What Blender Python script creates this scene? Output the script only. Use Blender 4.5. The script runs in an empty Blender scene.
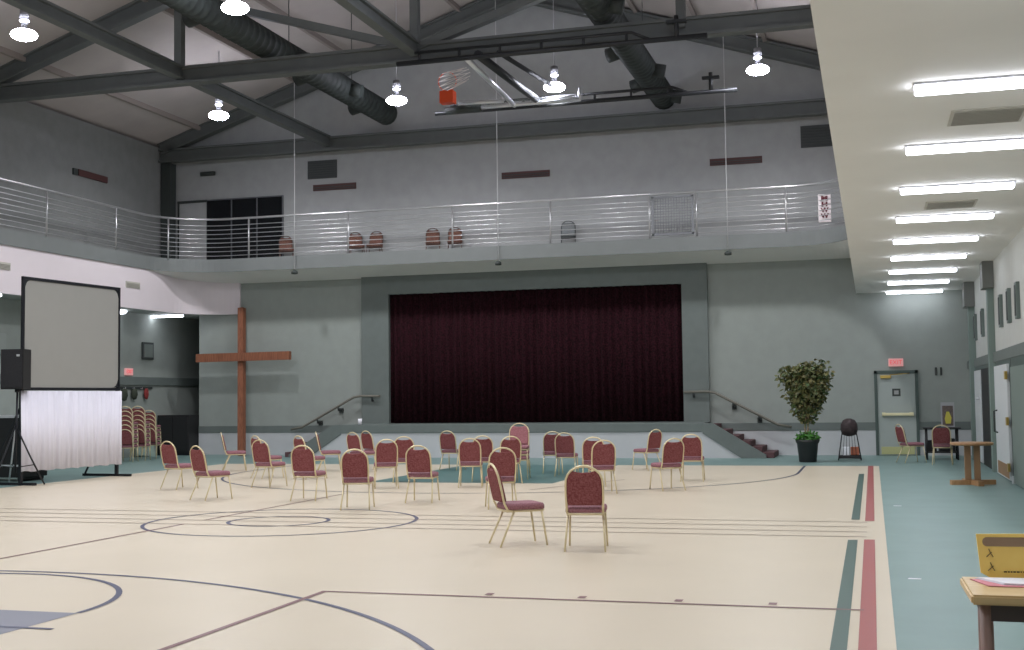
import bpy, bmesh, math, random
from mathutils import Vector, Matrix
random.seed(7)
PI = math.pi
S = bpy.context.scene
COL = S.collection

# ------------------------------------------------------------------ camera
F_PX, YAW, PITCH, ROLL, EYE = 1233.0, .283, .0595, -.0121, 1.55
cam = bpy.data.cameras.new('camera')
cam.sensor_fit = 'HORIZONTAL'; cam.sensor_width = 36.0
cam.lens = F_PX * 36.0 / 1024.0
cam.clip_start = .05; cam.clip_end = 200
camo = bpy.data.objects.new('camera', cam); COL.objects.link(camo)
fw = Vector((-math.sin(YAW)*math.cos(PITCH), math.cos(YAW)*math.cos(PITCH), math.sin(PITCH)))
rt = Vector((math.cos(YAW), math.sin(YAW), 0)); up = rt.cross(fw)
r2 = rt*math.cos(ROLL) + up*math.sin(ROLL); u2 = -rt*math.sin(ROLL) + up*math.cos(ROLL)
M = Matrix((r2, u2, -fw)).transposed().to_4x4(); M.translation = (0, 0, EYE)
camo.matrix_world = M
S.camera = camo
# ------------------------------------------------------------------ view, world
S.view_settings.view_transform = 'Standard'
S.view_settings.look = 'None'
S.view_settings.gamma = 1.0
S.view_settings.use_curve_mapping = False
S.view_settings.exposure = 0.36
W = bpy.data.worlds.new('world'); S.world = W; W.use_nodes = True
W.node_tree.nodes['Background'].inputs[0].default_value = (.8, .85, 1, 1)
W.node_tree.nodes['Background'].inputs[1].default_value = 0.02
HIBAY = 92.0      # watts of one high bay lamp
STRIP = 9.0        # emission strength of a fluorescent lens

# ------------------------------------------------------------------ materials
def lin(c):
    return tuple((x/255/12.92 if x/255 <= .04045 else ((x/255+.055)/1.055)**2.4) for x in c)
MATS = {}
def mat(name, rgb, rough=.6, metal=0.0, noise=0.0, scale=8.0, spec=.5, rgb2=None, bump=0.0, emit=None, estr=0.0, stretch=None, coat=0.0, alpha=1.0, transl=0.0):
    if name in MATS: return MATS[name]
    m = bpy.data.materials.new(name); m.use_nodes = True
    nt = m.node_tree; b = nt.nodes['Principled BSDF']
    c = lin(rgb)
    b.inputs['Base Color'].default_value = (*c, 1)
    b.inputs['Roughness'].default_value = rough
    b.inputs['Metallic'].default_value = metal
    b.inputs['Specular IOR Level'].default_value = spec
    b.inputs['Coat Weight'].default_value = coat
    b.inputs['Alpha'].default_value = alpha
    if transl: b.inputs['Transmission Weight'].default_value = transl
    if noise or rgb2 or bump:
        tc = nt.nodes.new('ShaderNodeTexCoord'); mp = nt.nodes.new('ShaderNodeMapping')
        nt.links.new(tc.outputs['Object'], mp.inputs[0])
        if stretch: mp.inputs['Scale'].default_value = stretch
        n = nt.nodes.new('ShaderNodeTexNoise'); n.inputs['Scale'].default_value = scale; n.inputs['Detail'].default_value = 4
        nt.links.new(mp.outputs[0], n.inputs['Vector'])
        r = nt.nodes.new('ShaderNodeValToRGB')
        r.color_ramp.elements[0].position = .35; r.color_ramp.elements[1].position = .65
        c2 = lin(rgb2) if rgb2 else tuple(min(1, x*(1+noise)) for x in c)
        c1 = c if rgb2 else tuple(x*(1-noise) for x in c)
        r.color_ramp.elements[0].color = (*c1, 1); r.color_ramp.elements[1].color = (*c2, 1)
        nt.links.new(n.outputs[0], r.inputs[0]); nt.links.new(r.outputs[0], b.inputs['Base Color'])
        if bump:
            bp = nt.nodes.new('ShaderNodeBump'); bp.inputs['Strength'].default_value = bump; bp.inputs['Distance'].default_value = .01
            nt.links.new(n.outputs[0], bp.inputs['Height']); nt.links.new(bp.outputs[0], b.inputs['Normal'])
    if emit:
        b.inputs['Emission Color'].default_value = (*lin(emit), 1); b.inputs['Emission Strength'].default_value = estr
    MATS[name] = m
    return m

WALL = mat('wall paint grey green', (147, 153, 148), .75, noise=.03, scale=3)
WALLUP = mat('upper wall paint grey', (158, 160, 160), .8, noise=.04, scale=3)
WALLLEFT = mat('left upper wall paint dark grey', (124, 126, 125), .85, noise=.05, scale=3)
WAINS = mat('wainscot pale grey paint', (188, 190, 192), .7, noise=.02, scale=3)
TRIMG = mat('trim grey green paint', (104, 112, 109), .6, noise=.04, scale=4)
WHITEW = mat('white wall paint', (205, 207, 203), .7, noise=.02, scale=3)
CREAM = mat('cream soffit paint', (226, 224, 220), .8, noise=.012, scale=2)
BAND = mat('white band paint', (222, 212, 216), .75, noise=.012, scale=2)
SLAB = mat('balcony edge grey paint', (116, 120, 119), .6, noise=.03, scale=3)
FLOORG = mat('green grey sheet floor', (118, 144, 141), .42, noise=.05, scale=1.3, spec=.4)
COURT = mat('beige court floor', (212, 200, 179), .34, noise=.018, scale=.8, spec=.35)
KEYG = mat('green key paint', (84, 118, 116), .38, spec=.4)
KEYB = mat('blue grey key paint', (126, 128, 140), .38, spec=.4)
LBLUE = mat('dark blue court line', (58, 62, 92), .4)
LRED = mat('red court line', (158, 74, 72), .4)
LTHIN = mat('faint brown court line', (150, 130, 116), .4)
LGREEN = mat('dark green court line', (58, 88, 80), .4)
LMAR = mat('maroon court line', (118, 76, 78), .4)
ROOF = mat('roof deck brownish grey', (168, 160, 156), .85, noise=.05, scale=1.0)
STEEL = mat('truss steel grey green', (88, 92, 91), .65, noise=.06, scale=3)
STEELD = mat('dark steel', (52, 58, 56), .6, noise=.05, scale=3)
PIPED = mat('black pipe', (38, 40, 42), .5, metal=.3)
DUCT = mat('dark spiral duct', (38, 44, 42), .7, metal=.0, noise=.3, scale=5)
RAIL = mat('brushed rail metal', (200, 200, 202), .28, metal=.85)
SILVER = mat('silver tube', (215, 216, 220), .3, metal=.6)
CURT = mat('maroon black stage curtain', (24, 12, 14), .95, rgb2=(52, 22, 30), scale=22, spec=.1)
FAB = mat('maroon chair fabric', (108, 54, 56), .9, rgb2=(138, 86, 87), scale=60, spec=.2)
FABS = mat('maroon seat fabric', (126, 78, 88), .75, rgb2=(154, 110, 118), scale=60, spec=.4)
FABD = mat('tan chair fabric', (100, 72, 66), .9, rgb2=(136, 98, 84), scale=40, spec=.2)
GOLD = mat('gold chair frame', (216, 202, 164), .34, metal=.3)
GREYF = mat('dark grey chair frame', (70, 76, 76), .4, metal=.5)
WOOD = mat('reddish brown cross timber', (122, 72, 50), .6, rgb2=(148, 94, 68), scale=6, stretch=(6, 6, .5))
OAK = mat('tan table wood', (182, 142, 100), .5, rgb2=(160, 118, 80), scale=5, stretch=(1, 7, 1))
OAKB = mat('brown table post', (150, 116, 84), .55, noise=.08, scale=4)
STAIR = mat('brown stair carpet', (92, 66, 68), .95, noise=.1, scale=20)
SCREEN = mat('projection screen grey cloth', (146, 146, 142), .8, noise=.01, scale=3)
BLACK = mat('black plastic', (22, 22, 24), .55, noise=.1, scale=10)
BLACKM = mat('black metal', (30, 32, 38), .4, metal=.3)
SKIRT = mat('white skirt cloth', (228, 226, 238), .85, noise=.01, scale=5)
LEAF = mat('ficus leaf', (58, 84, 46), .5, rgb2=(112, 104, 62), scale=9)
IVY = mat('ivy leaf', (86, 150, 54), .5, rgb2=(48, 96, 40), scale=12)
BARK = mat('plant bark', (150, 128, 104), .8, noise=.15, scale=12)
POT = mat('dark pot', (32, 34, 34), .4)
DOORP = mat('grey door paint', (158, 166, 162), .5, noise=.02, scale=3)
DARKGL = mat('dark glass', (16, 18, 22), .2, spec=.5)
MULL = mat('grey mullion', (86, 88, 92), .5)
LOUV = mat('louvre dark grey', (62, 66, 66), .6)
REDDARK = mat('dark red register', (78, 46, 44), .6)
EXR = mat('exit sign red', (220, 90, 96), .5, emit=(236, 84, 92), estr=.35)
EXW = mat('exit sign face', (214, 170, 168), .5, emit=(240, 150, 150), estr=.25)
SIGNW = mat('white sign board', (222, 212, 214), .5)
SIGNR = mat('maroon lettering', (96, 26, 40), .6)
BRASS = mat('brass', (186, 158, 84), .4, metal=.4)
YELL = mat('yellow card', (252, 222, 128), .6, rgb2=(246, 214, 118), scale=6)
PAPER = mat('white paper', (240, 240, 246), .7)
PINK = mat('pink paper', (214, 140, 150), .7)
LEGB = mat('brown table leg', (132, 106, 96), .45)
VENTC = mat('ceiling vent grey', (186, 182, 172), .6)
WINS = mat('wall slot grey', (110, 122, 118), .5)
ORANGE = mat('orange steel', (232, 84, 40), .5)
NET = mat('white net cord', (220, 214, 210), .8)
GLASSY = mat('backboard face', (150, 156, 160), .15, alpha=.25)
DARKGREEN = mat('dark green curtain wall', (40, 52, 50), .9, noise=.2, scale=5)
COATS = mat('dark coat cloth', (56, 62, 50), .9, noise=.2, scale=8)
LENS = mat('fluorescent lens', (255, 255, 255), .5, emit=(240, 244, 255), estr=STRIP)
LAMP = mat('lamp lens glowing', (255, 255, 255), .4, emit=(238, 240, 255), estr=55.0)
LAMPSPARK = mat('lamp sparkle glow', (220, 222, 230), .4, emit=(225, 228, 255), estr=4.0)  # emission stands in for a highlight on the lamp housing
HOUS = mat('lamp housing', (190, 190, 196), .4, metal=.3)

# ------------------------------------------------------------------ mesh tools
def offset(path, d):
    P = [Vector((x, y, 0)) for x, y in path]; N = len(P); out = []
    for i in range(N):
        t = (P[min(i+1, N-1)]-P[max(i-1, 0)]).normalized(); out.append((P[i].x-t.y*d, P[i].y+t.x*d))
    return out
class MB:
    def __init__(s): s.bm = bmesh.new(); s.mi = 0
    def _mark(s, geom):
        for f in geom: f.material_index = s.mi
    def box(s, x0, y0, z0, x1, y1, z1, bev=0.0):
        r = bmesh.ops.create_cube(s.bm, size=1)
        vs = r['verts']
        for v in vs: v.co = Vector(((x0+x1)/2+v.co.x*(x1-x0), (y0+y1)/2+v.co.y*(y1-y0), (z0+z1)/2+v.co.z*(z1-z0)))
        fs = set(f for v in vs for f in v.link_faces); s._mark(fs)
        if bev:
            es = list(set(e for v in vs for e in v.link_edges))
            rr = bmesh.ops.bevel(s.bm, geom=es, offset=bev, segments=2, affect='EDGES', profile=.5); s._mark(rr['faces'])
        return s
    def obox(s, p, q, w, h, upv=(0, 0, 1)):
        """bar of width w, height h from p to q"""
        p = Vector(p); q = Vector(q); d = (q-p).normalized(); u = Vector(upv)
        a = d.cross(u)
        if a.length < 1e-4: a = d.cross(Vector((1, 0, 0)))
        a.normalize(); b = a.cross(d).normalized()
        vs = []
        for o in (p, q):
            for i, j in ((-1, -1), (1, -1), (1, 1), (-1, 1)): vs.append(s.bm.verts.new(o+a*(w/2*i)+b*(h/2*j)))
        fs = [s.bm.faces.new(x) for x in ((vs[3], vs[2], vs[1], vs[0]), (vs[4], vs[5], vs[6], vs[7]))]
        for i in range(4): fs.append(s.bm.faces.new((vs[i], vs[(i+1) % 4], vs[4+(i+1) % 4], vs[4+i])))
        s._mark(fs); return s
    def tube(s, pts, r, n=8, closed=False, cap=True):
        pts = [Vector(p) for p in pts]; N = len(pts); rings = []
        prev = None
        for i, p in enumerate(pts):
            if closed: t = (pts[(i+1) % N]-pts[i-1])
            else: t = pts[min(i+1, N-1)]-pts[max(i-1, 0)]
            t.normalize()
            if prev is None:
                ref = Vector((0, 0, 1)) if abs(t.z) < .9 else Vector((1, 0, 0))
                a = t.cross(ref).normalized()
            else:
                a = (prev - t*prev.dot(t)).normalized()
            prev = a; b = t.cross(a)
            rr = r[i] if isinstance(r, (list, tuple)) else r
            rings.append([s.bm.verts.new(p+a*(rr*math.cos(2*PI*k/n))+b*(rr*math.sin(2*PI*k/n))) for k in range(n)])
        fs = []
        for i in range(N if closed else N-1):
            A = rings[i]; B = rings[(i+1) % N]
            for k in range(n):
                f = s.bm.faces.new((A[k], A[(k+1) % n], B[(k+1) % n], B[k])); f.smooth = True; fs.append(f)
        if cap and not closed:
            fs.append(s.bm.faces.new(rings[0][::-1])); fs.append(s.bm.faces.new(rings[-1]))
        s._mark(fs); return s
    def lathe(s, prof, n=20, c=(0, 0, 0), cap=True):
        c = Vector(c); rings = [[s.bm.verts.new(c+Vector((r*math.cos(2*PI*k/n), r*math.sin(2*PI*k/n), z))) for k in range(n)] for r, z in prof]
        fs = []
        for A, B in zip(rings, rings[1:]):
            for k in range(n):
                f = s.bm.faces.new((A[k], A[(k+1) % n], B[(k+1) % n], B[k])); f.smooth = True; fs.append(f)
        if cap:
            fs.append(s.bm.faces.new(rings[0][::-1])); fs.append(s.bm.faces.new(rings[-1]))
        s._mark(fs); return s
    def prism(s, poly, z0, z1):
        """poly of xy points extruded z0..z1"""
        a = [s.bm.verts.new((x, y, z0)) for x, y in poly]; b = [s.bm.verts.new((x, y, z1)) for x, y in poly]
        n = len(poly); fs = [s.bm.faces.new(a[::-1]), s.bm.faces.new(b)]
        for i in range(n): fs.append(s.bm.faces.new((a[i], a[(i+1) % n], b[(i+1) % n], b[i])))
        s._mark(fs); return s
    def prism_xz(s, poly, y0, y1):
        a = [s.bm.verts.new((x, y0, z)) for x, z in poly]; b = [s.bm.verts.new((x, y1, z)) for x, z in poly]
        n = len(poly); fs = [s.bm.faces.new(a), s.bm.faces.new(b[::-1])]
        for i in range(n): fs.append(s.bm.faces.new((a[(i+1) % n], a[i], b[i], b[(i+1) % n])))
        s._mark(fs); return s
    def wallpath(s, path, z0, z1, th):
        """vertical band along an xy path, thickness th to the left of travel"""
        P = [Vector((x, y, 0)) for x, y in path]; N = len(P); off = []
        for i in range(N):
            t = (P[min(i+1, N-1)]-P[max(i-1, 0)]).normalized(); off.append(P[i]+Vector((-t.y, t.x, 0))*th)
        for i in range(N-1):
            a, b, c, d = P[i], P[i+1], off[i+1], off[i]
            lo = [s.bm.verts.new((v.x, v.y, z0)) for v in (a, b, c, d)]; hi = [s.bm.verts.new((v.x, v.y, z1)) for v in (a, b, c, d)]
            fs = [s.bm.faces.new(lo[::-1]), s.bm.faces.new(hi)]
            for k in range(4): fs.append(s.bm.faces.new((lo[k], lo[(k+1) % 4], hi[(k+1) % 4], hi[k])))
            s._mark(fs)
        return s
    def strip(s, path, w, z):
        """flat ribbon along an xy path"""
        P = [Vector((x, y, 0)) for x, y in path]; N = len(P); L = []; R = []
        for i in range(N):
            t = (P[min(i+1, N-1)]-P[max(i-1, 0)]).normalized(); n = Vector((-t.y, t.x, 0))*(w/2)
            L.append(s.bm.verts.new((P[i].x+n.x, P[i].y+n.y, z))); R.append(s.bm.verts.new((P[i].x-n.x, P[i].y-n.y, z)))
        fs = [s.bm.faces.new((R[i], R[i+1], L[i+1], L[i])) for i in range(N-1)]
        s._mark(fs); return s
    def poly(s, pts):
        f = s.bm.faces.new([s.bm.verts.new(p) for p in pts]); s._mark([f]); return s
    def build(s, name, m, parent=None, kind=None, fix=True):
        if fix: bmesh.ops.recalc_face_normals(s.bm, faces=s.bm.faces[:])
        me = bpy.data.meshes.new(name); s.bm.to_mesh(me); s.bm.free()
        for x in (m if isinstance(m, (list, tuple)) else [m]): me.materials.append(x)
        o = bpy.data.objects.new(name, me); COL.objects.link(o)
        if parent: o.parent = parent
        if kind: o['kind'] = kind
        return o

def empty(name, loc=(0, 0, 0), rz=0.0):
    o = bpy.data.objects.new(name, None); COL.objects.link(o); o.location = loc; o.rotation_euler = (0, 0, rz)
    o.empty_display_size = .1
    return o
def tag(o, label, cat, group=None):
    o['label'] = label; o['category'] = cat
    if group: o['group'] = group
    return o
KIDS = {}
def children(o): return [c for c in COL.objects if c.parent == o]
def copy_tree(o, parent=None):
    c = o.copy(); COL.objects.link(c)
    if parent: c.parent = parent
    for ch in children(o): copy_tree(ch, c)
    return c
def structure(mb, name, m, parent=None): return mb.build(name, m, parent, 'structure')
def arc(cx, cy, r, a0, a1, n=24):
    return [(cx+r*math.cos(math.radians(a0+(a1-a0)*i/n)), cy+r*math.sin(math.radians(a0+(a1-a0)*i/n))) for i in range(n+1)]
def rrect(x0, z0, x1, z1, r, n=5):
    pts = []
    for cx, cz, a in ((x1-r, z0+r, -90), (x1-r, z1-r, 0), (x0+r, z1-r, 90), (x0+r, z0+r, 180)):
        pts += arc(cx, cz, r, a, a+90, n)
    return pts
def text_mesh(body, size, depth=.004, bold=0.0):
    cu = bpy.data.curves.new('letters', 'FONT'); cu.body = body; cu.size = size; cu.extrude = depth
    cu.offset = bold; cu.align_x = 'CENTER'; cu.align_y = 'CENTER'; cu.resolution_u = 3
    o = bpy.data.objects.new('letters', cu); COL.objects.link(o)
    dg = bpy.context.evaluated_depsgraph_get(); dg.update()
    me = bpy.data.meshes.new_from_object(o.evaluated_get(dg))
    bpy.data.objects.remove(o)
    return me
def text_part(name, body, size, m, parent, loc, rot=(PI/2, 0, 0), depth=.004, bold=0.0):
    me = text_mesh(body, size, depth, bold); me.materials.clear(); me.materials.append(m)
    o = bpy.data.objects.new(name, me); COL.objects.link(o); o.parent = parent; o.location = loc; o.rotation_euler = rot
    return o

# ------------------------------------------------------------------ room dimensions
XL, XR, YB, YN = -20.35, 2.35, 32.7, -5.0
EAVE, RIDGE, XC = 9.2, 13.05, -9.18
LOW = 4.13
FX = -19.25           # edge of the left balcony
GX = -.33             # edge of the right balcony
SX0, SX1, SZ0, SZ1 = -13.12, -4.78, .88, 4.54

# floor
structure(MB().box(XL-.3, YN-.3, -.2, XR+.3, YB+2.6, 0), 'floor', FLOORG)
CX0, CX1, CY0, CY1 = -15.6, .1, YN+1.0, 27.8
structure(MB().box(CX0, CY0, 0, CX1, CY1, .004), 'floor_court', COURT)
# painted keys and lines of the court
KC = -7.4
k = MB()
k.mi = 0; k.poly([(KC-1.8, 21.75, .006), (KC+1.8, 21.75, .006), (KC+1.8, CY1-.02, .006), (KC-1.8, CY1-.02, .006)])
k.mi = 1; k.poly([(KC-1.72, 1.5, .006), (KC+1.72, 1.5, .006), (KC+1.72, 7.95, .006), (KC-1.72, 7.95, .006)])
k.mi = 2
CCY = 14.55
k.strip(arc(KC+.05, CCY, 1.73, 0, 360, 72), .05, .0075)
k.strip(arc(KC, CCY, .64, 0, 360, 48), .05, .0075)
k.strip(arc(KC, 7.95, 1.72, 0, 180, 48), .05, .0075)
k.strip(arc(KC, 4.13, 5.68, 0, 180, 96), .05, .0076)
k.strip(arc(KC, 25.2, 5.95, 180, 360, 96), .05, .0076)
k.strip([(KC-5.95, 25.2), (KC-5.95, CY1-.1)], .05, .0076); k.strip([(KC+5.95, 25.2), (KC+5.95, CY1-.1)], .05, .0076)
k.strip([(-6.0, 7.35), (-5.45, 7.35)], .05, .0077)
k.mi = 3
k.strip([(-.07, CY0), (-.07, 13.75)], .11, .0074); k.strip([(-.07, 15.75), (-.07, CY1-.02)], .11, .0074)
k.mi = 4
k.strip([(-4.31, CY0), (-4.31, 9.3)], .05, .0079); k.strip([(-4.335, 9.28), (-.1, 9.28)], .045, .0078)
k.strip([(-8.45, 10.5), (-8.45, 14.0)], .04, .0079)
k.strip([(-8.45, 14.5), (-8.45, 19.0)], .035, .0079)
for x in (-2.95, -2.2, -1.45, -.75): k.strip([(x-.03, 9.42), (x+.03, 9.42)], .1, .0078)
k.mi = 5
for y in (14.0, 14.5, 15.05, 15.6): k.strip([(CX0, y), (-.1, y)], .035, .0077)
k.strip([(KC+1.8, 20.2), (KC+2.9, 22.9)], .05, .0077)
k.mi = 6
k.strip([(-.24, CY0), (-.24, 13.7)], .1, .0073); k.strip([(-.24, 15.9), (-.24, 25.0)], .1, .0073)
structure(k, 'floor_lines', [KEYG, KEYB, LBLUE, LRED, LMAR, LTHIN, LGREEN])

# back wall (with the stage opening and the dark passage at its left end)
b = MB()
b.box(-19.24, YB, 0, SX0, YB+.3, LOW+1.1)
b.box(SX1, YB, 0, XR+.3, YB+.3, LOW+1.1)
b.box(SX0, YB, 0, SX1, YB+.3, SZ0); b.box(SX0, YB, SZ1, SX1, YB+.3, LOW+1.1)
structure(b, 'wall_back', WALL)
b = MB()
b.prism_xz([(XL-.3, 5.2), (XR+.3, 5.2), (XR+.3, EAVE), (XC, RIDGE), (XL-.3, EAVE)], YB, YB+.3)
structure(b, 'wall_back_upper', WALLUP)
b = MB()
b.box(XL, YB+2.2, 0, -19.24, YB+2.4, LOW+1.1); b.box(-19.24, YB+.3, 0, -19.0, YB+2.4, LOW+1.1)
b.box(XL-.3, YB+.3, LOW+.9, -19.0, YB+2.4, LOW+1.1)
structure(b, 'wall_passage', DARKGREEN)
# wainscot and rail below
b = MB(); b.box(-19.24, YB-.012, 0, -13.95, YB, .64); b.box(-4.1, YB-.012, 0, .07, YB, .64); b.box(1.11, YB-.012, 0, XR, YB, .64)
structure(b, 'wall_wainscot', WAINS)
b = MB(); b.box(-19.24, YB-.03, .64, -13.95, YB, .84, .008); b.box(-4.1, YB-.03, .64, .07, YB, .84, .008); b.box(1.11, YB-.03, .64, XR, YB, .84, .008)
structure(b, 'trim_1', TRIMG)
# proscenium frame
b = MB()
b.box(-13.95, YB-.14, 0, SX0, YB, 5.14); b.box(SX1, YB-.14, 0, -4.1, YB, 5.14); b.box(SX0, YB-.14, SZ1, SX1, YB, 5.14)
structure(b, 'trim_2', TRIMG)

# left wall
structure(MB().box(XL-.3, YN, 0, XL, YB+2.4, 5.15), 'wall_left', WALL)
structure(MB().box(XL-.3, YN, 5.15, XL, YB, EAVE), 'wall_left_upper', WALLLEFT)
b = MB(); b.box(XL, YN, 2.06, XL+.05, YB+2.2, 2.3, .01); b.box(XL, YN, .64, XL+.03, YB+2.2, .84, .008)
structure(b, 'trim_3', TRIMG)
# right wall
structure(MB().box(XR, YN, 0, XR+.3, YB, LOW+1.1), 'wall_right', WHITEW)
structure(MB().box(XR, YN, LOW+1.1, XR+.3, YB, EAVE), 'wall_right_upper', WALLUP)
structure(MB().box(XL-.3, YN-.3, 0, XR+.3, YN, EAVE), 'wall_front', WALLUP)
structure(MB().prism_xz([(XL-.3, EAVE), (XR+.3, EAVE), (XC, RIDGE)], YN-.3, YN), 'wall_front_gable', WALLUP)
b = MB(); b.box(XR-.05, YN, 2.14, XR, YB, 2.34, .01); b.box(XR-.025, 30.6, .64, XR, YB, .84)
structure(b, 'trim_4', TRIMG)

# gable roof: deck with its own faint ribs
def roof(side):
    b = MB()
    xe = XL-.3 if side < 0 else XR+.3
    n = 9
    b.prism_xz([(xe, EAVE), (XC, RIDGE), (XC, RIDGE+.15), (xe, EAVE+.15)], YN-.3, YB+.3)
    structure(b, 'ceiling', ROOF)
    b = MB()
    for i in range(1, 7):
        t = i/7; x = xe+(XC-xe)*t; z = EAVE+(RIDGE-EAVE)*t
        b.box(x-.05, YN, z-.12, x+.05, YB, z+.02)
    structure(b, 'ceiling_ribs', mat('roof rib', (140, 131, 126), .85))
roof(-1); roof(1)

# balconies: one edge line runs left side, rounded corner, back, rounded corner, right side
R_ = 1.6
edge = [(FX, YN)] + [(FX, y) for y in (5, 15, 25)] + arc(FX+R_, 31.45-R_, R_, 180, 90, 14) + arc(GX-R_, 31.45-R_, R_, 90, 0, 14) + [(GX, y) for y in (25, 15, 5)] + [(GX, YN)]
b = MB()
poly = edge + [(XR, YN), (XR, YB), (XL, YB), (XL, YN)]
b.prism(poly, 5.29, 5.5)
structure(b, 'balcony_floor', CREAM)
structure(MB().wallpath(offset(edge, -.02), 5.26, 5.63, .06), 'balcony_edge', SLAB)
b = MB(); bk_ = [p for p in offset(edge, .0) if p[1] > 29.8]
for (xa, ya), (xb, yb2) in zip(bk_, bk_[1:]):
    if abs(xb-xa) < 1e-4: continue
    b.poly([(xa, ya, 5.262), (xb, yb2, 5.262), (xb, YB, 5.04), (xa, YB, 5.04)]); b.poly([(xa, ya, 5.288), (xa, YB, 5.288), (xb, YB, 5.288), (xb, yb2, 5.288)])
structure(b, 'balcony_soffit', CREAM)
# drop fascia of the left aisle, curving to meet the back wall
dp = [(FX-.02, YN), (FX-.02, 10), (FX-.02, 20), (FX-.02, 31.1)] + arc(-17.85, 31.2, 1.42, 180, 90, 14)
structure(MB().wallpath(dp, LOW, 5.27, .1), 'trim_5', BAND)
b = MB(); b.prism([(XL, YN), (FX-.08, YN), (FX-.08, 31.2)] + arc(-17.85, 31.2, 1.46, 176, 95, 10) + [(-17.9, YB), (XL, YB)], LOW+.012, LOW+.1)
b.box(XL, YB, LOW, -19.24, YB+2.2, LOW+.1)
structure(b, 'ceiling_left_aisle', WALL)
# low ceiling of the right aisle
b = MB(); b.box(GX+.01, YN, LOW, XR, YB, LOW+.12); b.box(GX+.01, YN, LOW+.121, GX+.12, YB, 5.28)
structure(b, 'ceiling_right_aisle', CREAM)

# stage: apron, stairs both sides, unseen boards added behind the curtain against light leaks
APY = 31.1
b = MB(); b.box(-13.95, APY, 0, -4.1, YB, .86)
structure(b, 'stage_floor', WAINS)
b = MB(); b.box(SX0, YB+.3, 0, SX1, YB+2, .88); b.box(SX0-.3, YB+1.2, 0, SX1+.3, YB+1.4, 5.2); b.box(SX0-.3, YB+.3, 0, SX0, YB+1.3, 5.2); b.box(SX1, YB+.3, 0, SX1+.3, YB+1.3, 5.2); b.box(SX0, YB+.3, 4.9, SX1, YB+1.4, 5.1)
structure(b, 'stage_leak_boards', BLACK)
b = MB(); b.box(-13.95, APY-.03, .66, -4.1, YB+.25, .885, .01)
# sloped cap of the two stair side walls
for sx, x0 in ((1, -4.1), (-1, -13.95)):
    poly_ = [(x0, .885), (x0+sx*.25, .87), (x0+sx*1.55, .08), (x0+sx*1.55, 0), (x0+sx*.95, 0), (x0, .62)]
    b.prism_xz(poly_, APY-.03, APY+.1)
structure(b, 'trim_6', TRIMG)
b = MB()
for sx, x0 in ((1, -4.1), (-1, -13.95)): b.prism_xz([(x0, 0), (x0, .64), (x0+sx*.98, 0)], APY, APY+.08)
structure(b, 'wall_stair_side', WAINS)
def stairs(name, x0, sx, label):
    root = empty(name, (x0+sx*.9, 31.9, 0)); tag(root, label, 'stairs', 'stage stairs')
    for i in range(6):
        z = .86-.14*i-.02; a = x0+sx*.29*i; c = x0+sx*.29*(i+1)
        m = MB(); m.box(min(a, c)-root.location.x, 31.22-31.9, max(0, z-.2), max(a, c)-root.location.x+.0, YB-.02-31.9, z, .012)
        m.build('step', STAIR, root)
stairs('stage_stairs', -4.1, 1, 'brown carpeted steps down from the right end of the stage')
stairs('stage_stairs', -13.95, -1, 'brown carpeted steps down from the left end of the stage, by the cross')
# stage curtain
b = MB(); n = 420
top = []; bot = []
for i in range(n+1):
    x = SX0+.012+(SX1-SX0-.024)*i/n
    y = YB-.03+.04*math.sin(i*.62)+.02*math.sin(i*.21+1)
    top.append(b.bm.verts.new((x, y, SZ1-.002))); bot.append(b.bm.verts.new((x, y+.02*math.sin(i*.5), .9)))
for i in range(n):
    f = b.bm.faces.new((bot[i], bot[i+1], top[i+1], top[i])); f.smooth = True
o = b.build('stage_curtain', CURT, fix=False)
sol = o.modifiers.new('thick', 'SOLIDIFY'); sol.thickness = .012
tag(o, 'dark maroon curtain closing the whole stage opening', 'curtain')
# handrails
def handrail(pts, brs, label):
    root = empty('handrail', pts[0]); tag(root, label, 'handrail', 'stair handrails')
    o0 = Vector(pts[0]); P = [Vector(p)-o0 for p in pts]
    MB().tube(P, .035, 8).build('rail', mat('dark handrail wood', (112, 110, 100), .5), root)
    for q in brs:
        v = Vector(q)-o0
        m = MB(); m.tube([v+Vector((0, 0, -.02)), v+Vector((0, .04, -.12)), v+Vector((0, YB-q[1]-.01, -.13))], .03, 6)
        m.box(v.x-.06, v.y+(YB-q[1])-.04, v.z-.2, v.x+.06, v.y+(YB-q[1])-.0, v.z-.06)
        m.build('bracket', STEELD, root)
YH = 32.45
handrail([(-4.75, YH, 1.66), (-4.15, YH, 1.67), (-3.95, YH, 1.64), (-2.35, YH, .8), (-2.0, YH, .73)], [(-3.47, YH, 1.39), (-2.82, YH, 1.04), (-4.5, YH, 1.66)], 'dark handrail on the wall above the steps right of the stage')
handrail([(-13.35, YH, 1.66), (-13.95, YH, 1.67), (-14.15, YH, 1.64), (-15.75, YH, .8), (-16.1, YH, .73)], [(-14.63, YH, 1.39), (-15.28, YH, 1.04), (-13.6, YH, 1.66)], 'dark handrail on the wall above the steps between cross and stage')

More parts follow.
